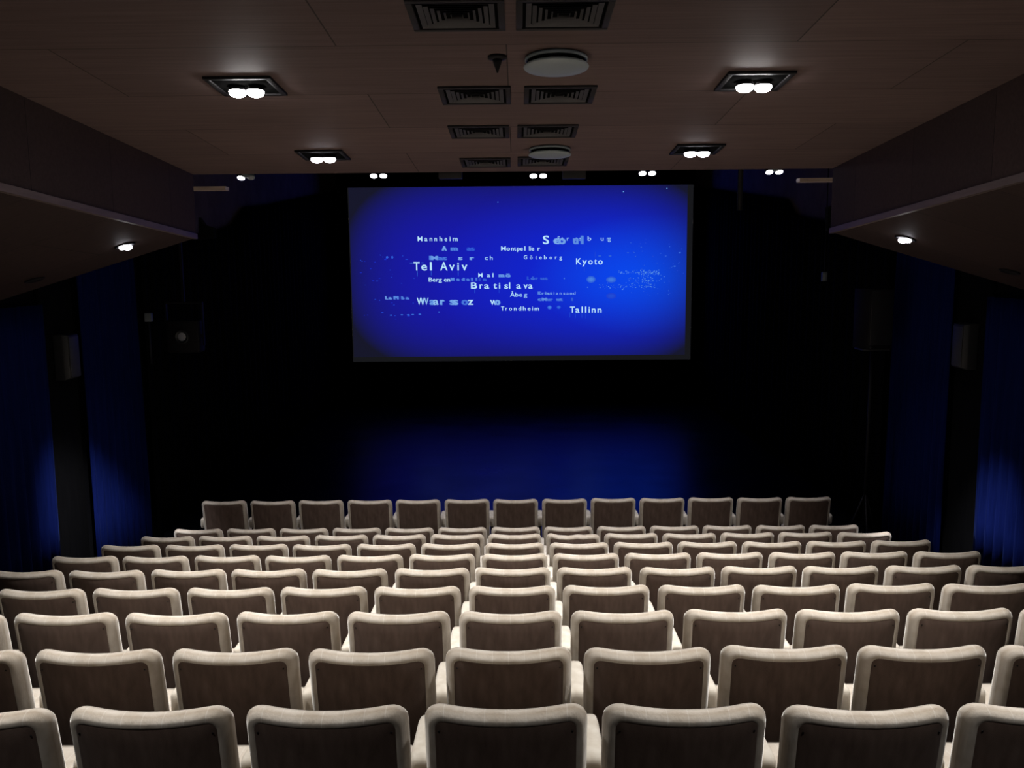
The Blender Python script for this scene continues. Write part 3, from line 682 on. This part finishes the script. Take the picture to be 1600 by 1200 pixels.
# ------------------------------------------------------------------ lighting bar beyond the ceiling edge
YB = 9.75
zb = at(805, 247, YB).z
bar = tag(MB().tube((-WX + .01, YB, zb), (WX - .01, YB, zb), .025).build('lighting_bar', M_FRAME, smooth=True), 'black horizontal lighting bar just beyond the veneer ceiling', 'bar')
def twin_spot(px, py, label, heads=(1, 1), body=M_FRAME, power=P_BAR):
    p = at(px, py, YB)
    t = empty('twin_spotlight', (p.x, YB, zb), label, 'lamp', 'twin spotlights on the lighting bar')
    dz = p.z - zb
    MB().box(-.014, .014, -.014, .014, dz + .03, -.0255).box(-.10, .10, -.012, .012, dz + .02, dz + .04).build('clamp', M_FRAME, t, bevel=.003)
    ax = Vector((0, -1, -1.7))
    for i, sx in enumerate((-1, 1)):
        b = Vector((sx*.052, -0.02, dz - .005))
        h = MB().lathe([(.02, -.055), (.036, -.05), (.042, -.02), (.046, .0), (.040, .004)], ax, b, 20).build('head', body if not heads[i] else (body if body is not M_WHITE else M_FRAME), t, smooth=True)
        MB().lathe([(.038, .002), (.038, .006), (.026, .014), (.006, .018)], ax, b, 20).build('bulb', M_BULB_COOL if heads[i] else M_LENS, h, smooth=True)['label'] = 'glowing white bulb' if heads[i] else 'dark unlit bulb'
    if body is M_WHITE:
        MB().box(-.05, .05, -.05, .03, dz - .005, dz + .05).build('ballast', M_WHITE, t, bevel=.012, seg=3)['label'] = 'white ballast box'
    if power: 
        l = spot(None, (p.x, YB - .08, p.z - .04), (p.x * .9, 9.3, ROWS[8][1]), power, 95, .9, .05, (.95, .93, 1))
        l.parent = t; l.matrix_parent_inverse = Matrix.Translation(-Vector(t.location))
twin_spot(385, 277, 'twin spotlight on the lighting bar with one white unlit head, left of all', (1, 0), M_WHITE)
twin_spot(592, 274, 'twin spotlight on the lighting bar over the left edge of the screen')
twin_spot(841, 274, 'twin spotlight on the lighting bar over the middle of the screen')
twin_spot(1011, 270, 'twin spotlight on the lighting bar over the right part of the screen')
twin_spot(1209, 268, 'twin spotlight with white ballast on the lighting bar, beside the drop pipe', (1, 1), M_WHITE)
for px, lab in ((704, 'small grey box on the lighting bar left of the middle lamp'), (897, 'small grey box on the lighting bar right of the middle lamp')):
    p = at(px, 273, YB)
    tag(MB().box(p.x - .125, p.x + .125, YB - .05, YB + .05, p.z - .045, zb - .0255).build('ballast_box', M_DIMGREY, bevel=.006), lab, 'box', 'grey boxes on the lighting bar')
p = at(1164, 280, YB)
tag(MB().tube((p.x, YB + .2, p.z - .32), (p.x, YB + .2, 6.59), .03).build('drop_pipe', M_FRAME, smooth=True), 'black vertical drop pipe right of the screen top', 'pipe')

# ------------------------------------------------------------------ equipment at the sides of the stage
p = at(232, 493, 11.6)
t = empty('wall_sensor', (-WX + .20, 11.2, p.z), 'small pale square box on a thin pole at the left stage corner', 'box')
MB().box(-.045, .045, -.03, .03, -.055, .055).build('case', M_WHITE, t, bevel=.008)
MB().tube((0, .0, -.055), (0, 0, -.60), .012).build('pole', M_DIMGREY, t, smooth=True)
p = at(290, 525, 10.9)
t = empty('stage_floodlight', (p.x, 10.9, p.z), 'dark stage floodlight with a round grey lens by the left drape', 'lamp')
MB().box(-.20, .20, -.11, .11, -.2, .2).build('housing', M_FRAME, t, bevel=.02)
MB().lathe([(.085, 0), (.085, .03), (.07, .035), (.066, .012)], Vector((0, -1, 0)), Vector((0, -.11, 0)), 28).build('lens_ring', M_DIMGREY, t, smooth=True)
MB().lathe([(.066, 0), (.05, .012), (.01, .016)], Vector((0, -1, 0)), Vector((0, -.11, 0)), 24).build('lens', M_LENS, t, smooth=True)
MB().box(-.235, -.215, -.02, .02, -.12, .40).box(.215, .235, -.02, .02, -.12, .40).box(-.235, .235, -.02, .02, .40, .42).box(-.22, -.2, -.015, .015, -.02, .02).box(.2, .22, -.015, .015, -.02, .02).box(-.015, .015, -.015, .015, .42, 6.598 - p.z).build('yoke', M_FRAME, t)
p = at(1288, 432, 12.6)
t = empty('hanging_sensor', (p.x, 12.6, p.z), 'tiny pale box hanging before the black drape on the right', 'box')
MB().box(-.035, .035, -.03, .03, -.065, .065).build('case', M_WHITE, t, bevel=.008)
MB().tube((0, 0, .065), (0, 0, 6.595 - p.z), .008).build('cable', M_FRAME, t)
# loudspeaker on a tripod stand
c = at(1365, 492, 10.6)
t = empty('speaker_stand', (c.x, 10.6, 0), 'thin black stand under the loudspeaker by the right curtain', 'stand')
MB().tube((0, 0, .12), (0, 0, c.z - .42), .02).build('pole', M_FRAME, t, smooth=True)
MB().box(-.16, .16, -.14, .14, c.z - .42, c.z - .40).build('plate', M_DIMGREY, t, bevel=.004)
for k in range(3):
    a = 2*PI*k/3 + .4
    MB().tube((0, 0, .75), (.26*math.cos(a), .26*math.sin(a), .012), .012).build('leg', M_FRAME, t, smooth=True)
s = empty('loudspeaker', (c.x, 10.6, c.z - .40), 'tall dark loudspeaker on a stand by the right curtain', 'speaker', rz=.25)
MB().box(-.165, .165, -.15, .15, .001, .72).build('cabinet', M_FRAME, s, bevel=.012)
MB().box(-.15, .15, -.162, -.152, .05, .70).build('grille', M_DIMGREY, s, bevel=.004)
MB().lathe([(.014, 0), (.014, .006)], Vector((0, -1, 0)), Vector((-.135, -.153, .025)), 12).build('badge', M_GREYBOX, s)
# dark bracket hanging at the end of each soffit
for sg, pts, lab in ((-1, [(313, 340), (322, 352), (336, 356), (337, 372), (313, 374)], 'dark bracket hanging beyond the end of the left soffit'),
                     (1, [(1291, 324), (1297, 322), (1299, 362), (1291, 360)], 'dark upright bracket beyond the end of the right soffit')):
    q = [at(x, y, 8.75) for x, y in pts]
    o = MB().loft([[(v.x, 8.70 + d, v.z) for v in q] for d in (0, .08)])
    xo = sg * HX; zt = at(805, 300, 8.75).z
    x0, x1 = sorted((q[0].x, q[0].x + sg*.6)); o.box(x0, x1, 8.72, 8.76, q[-1].z + .02, q[-1].z + .06)
    x2, x3 = sorted((q[0].x + sg*.56, q[0].x + sg*.6)); o.box(x2, x3, 8.72, 8.76, q[-1].z + .02, 6.598)
    tag(o.build('hanging_bracket', M_DRAPE), lab, 'bracket')
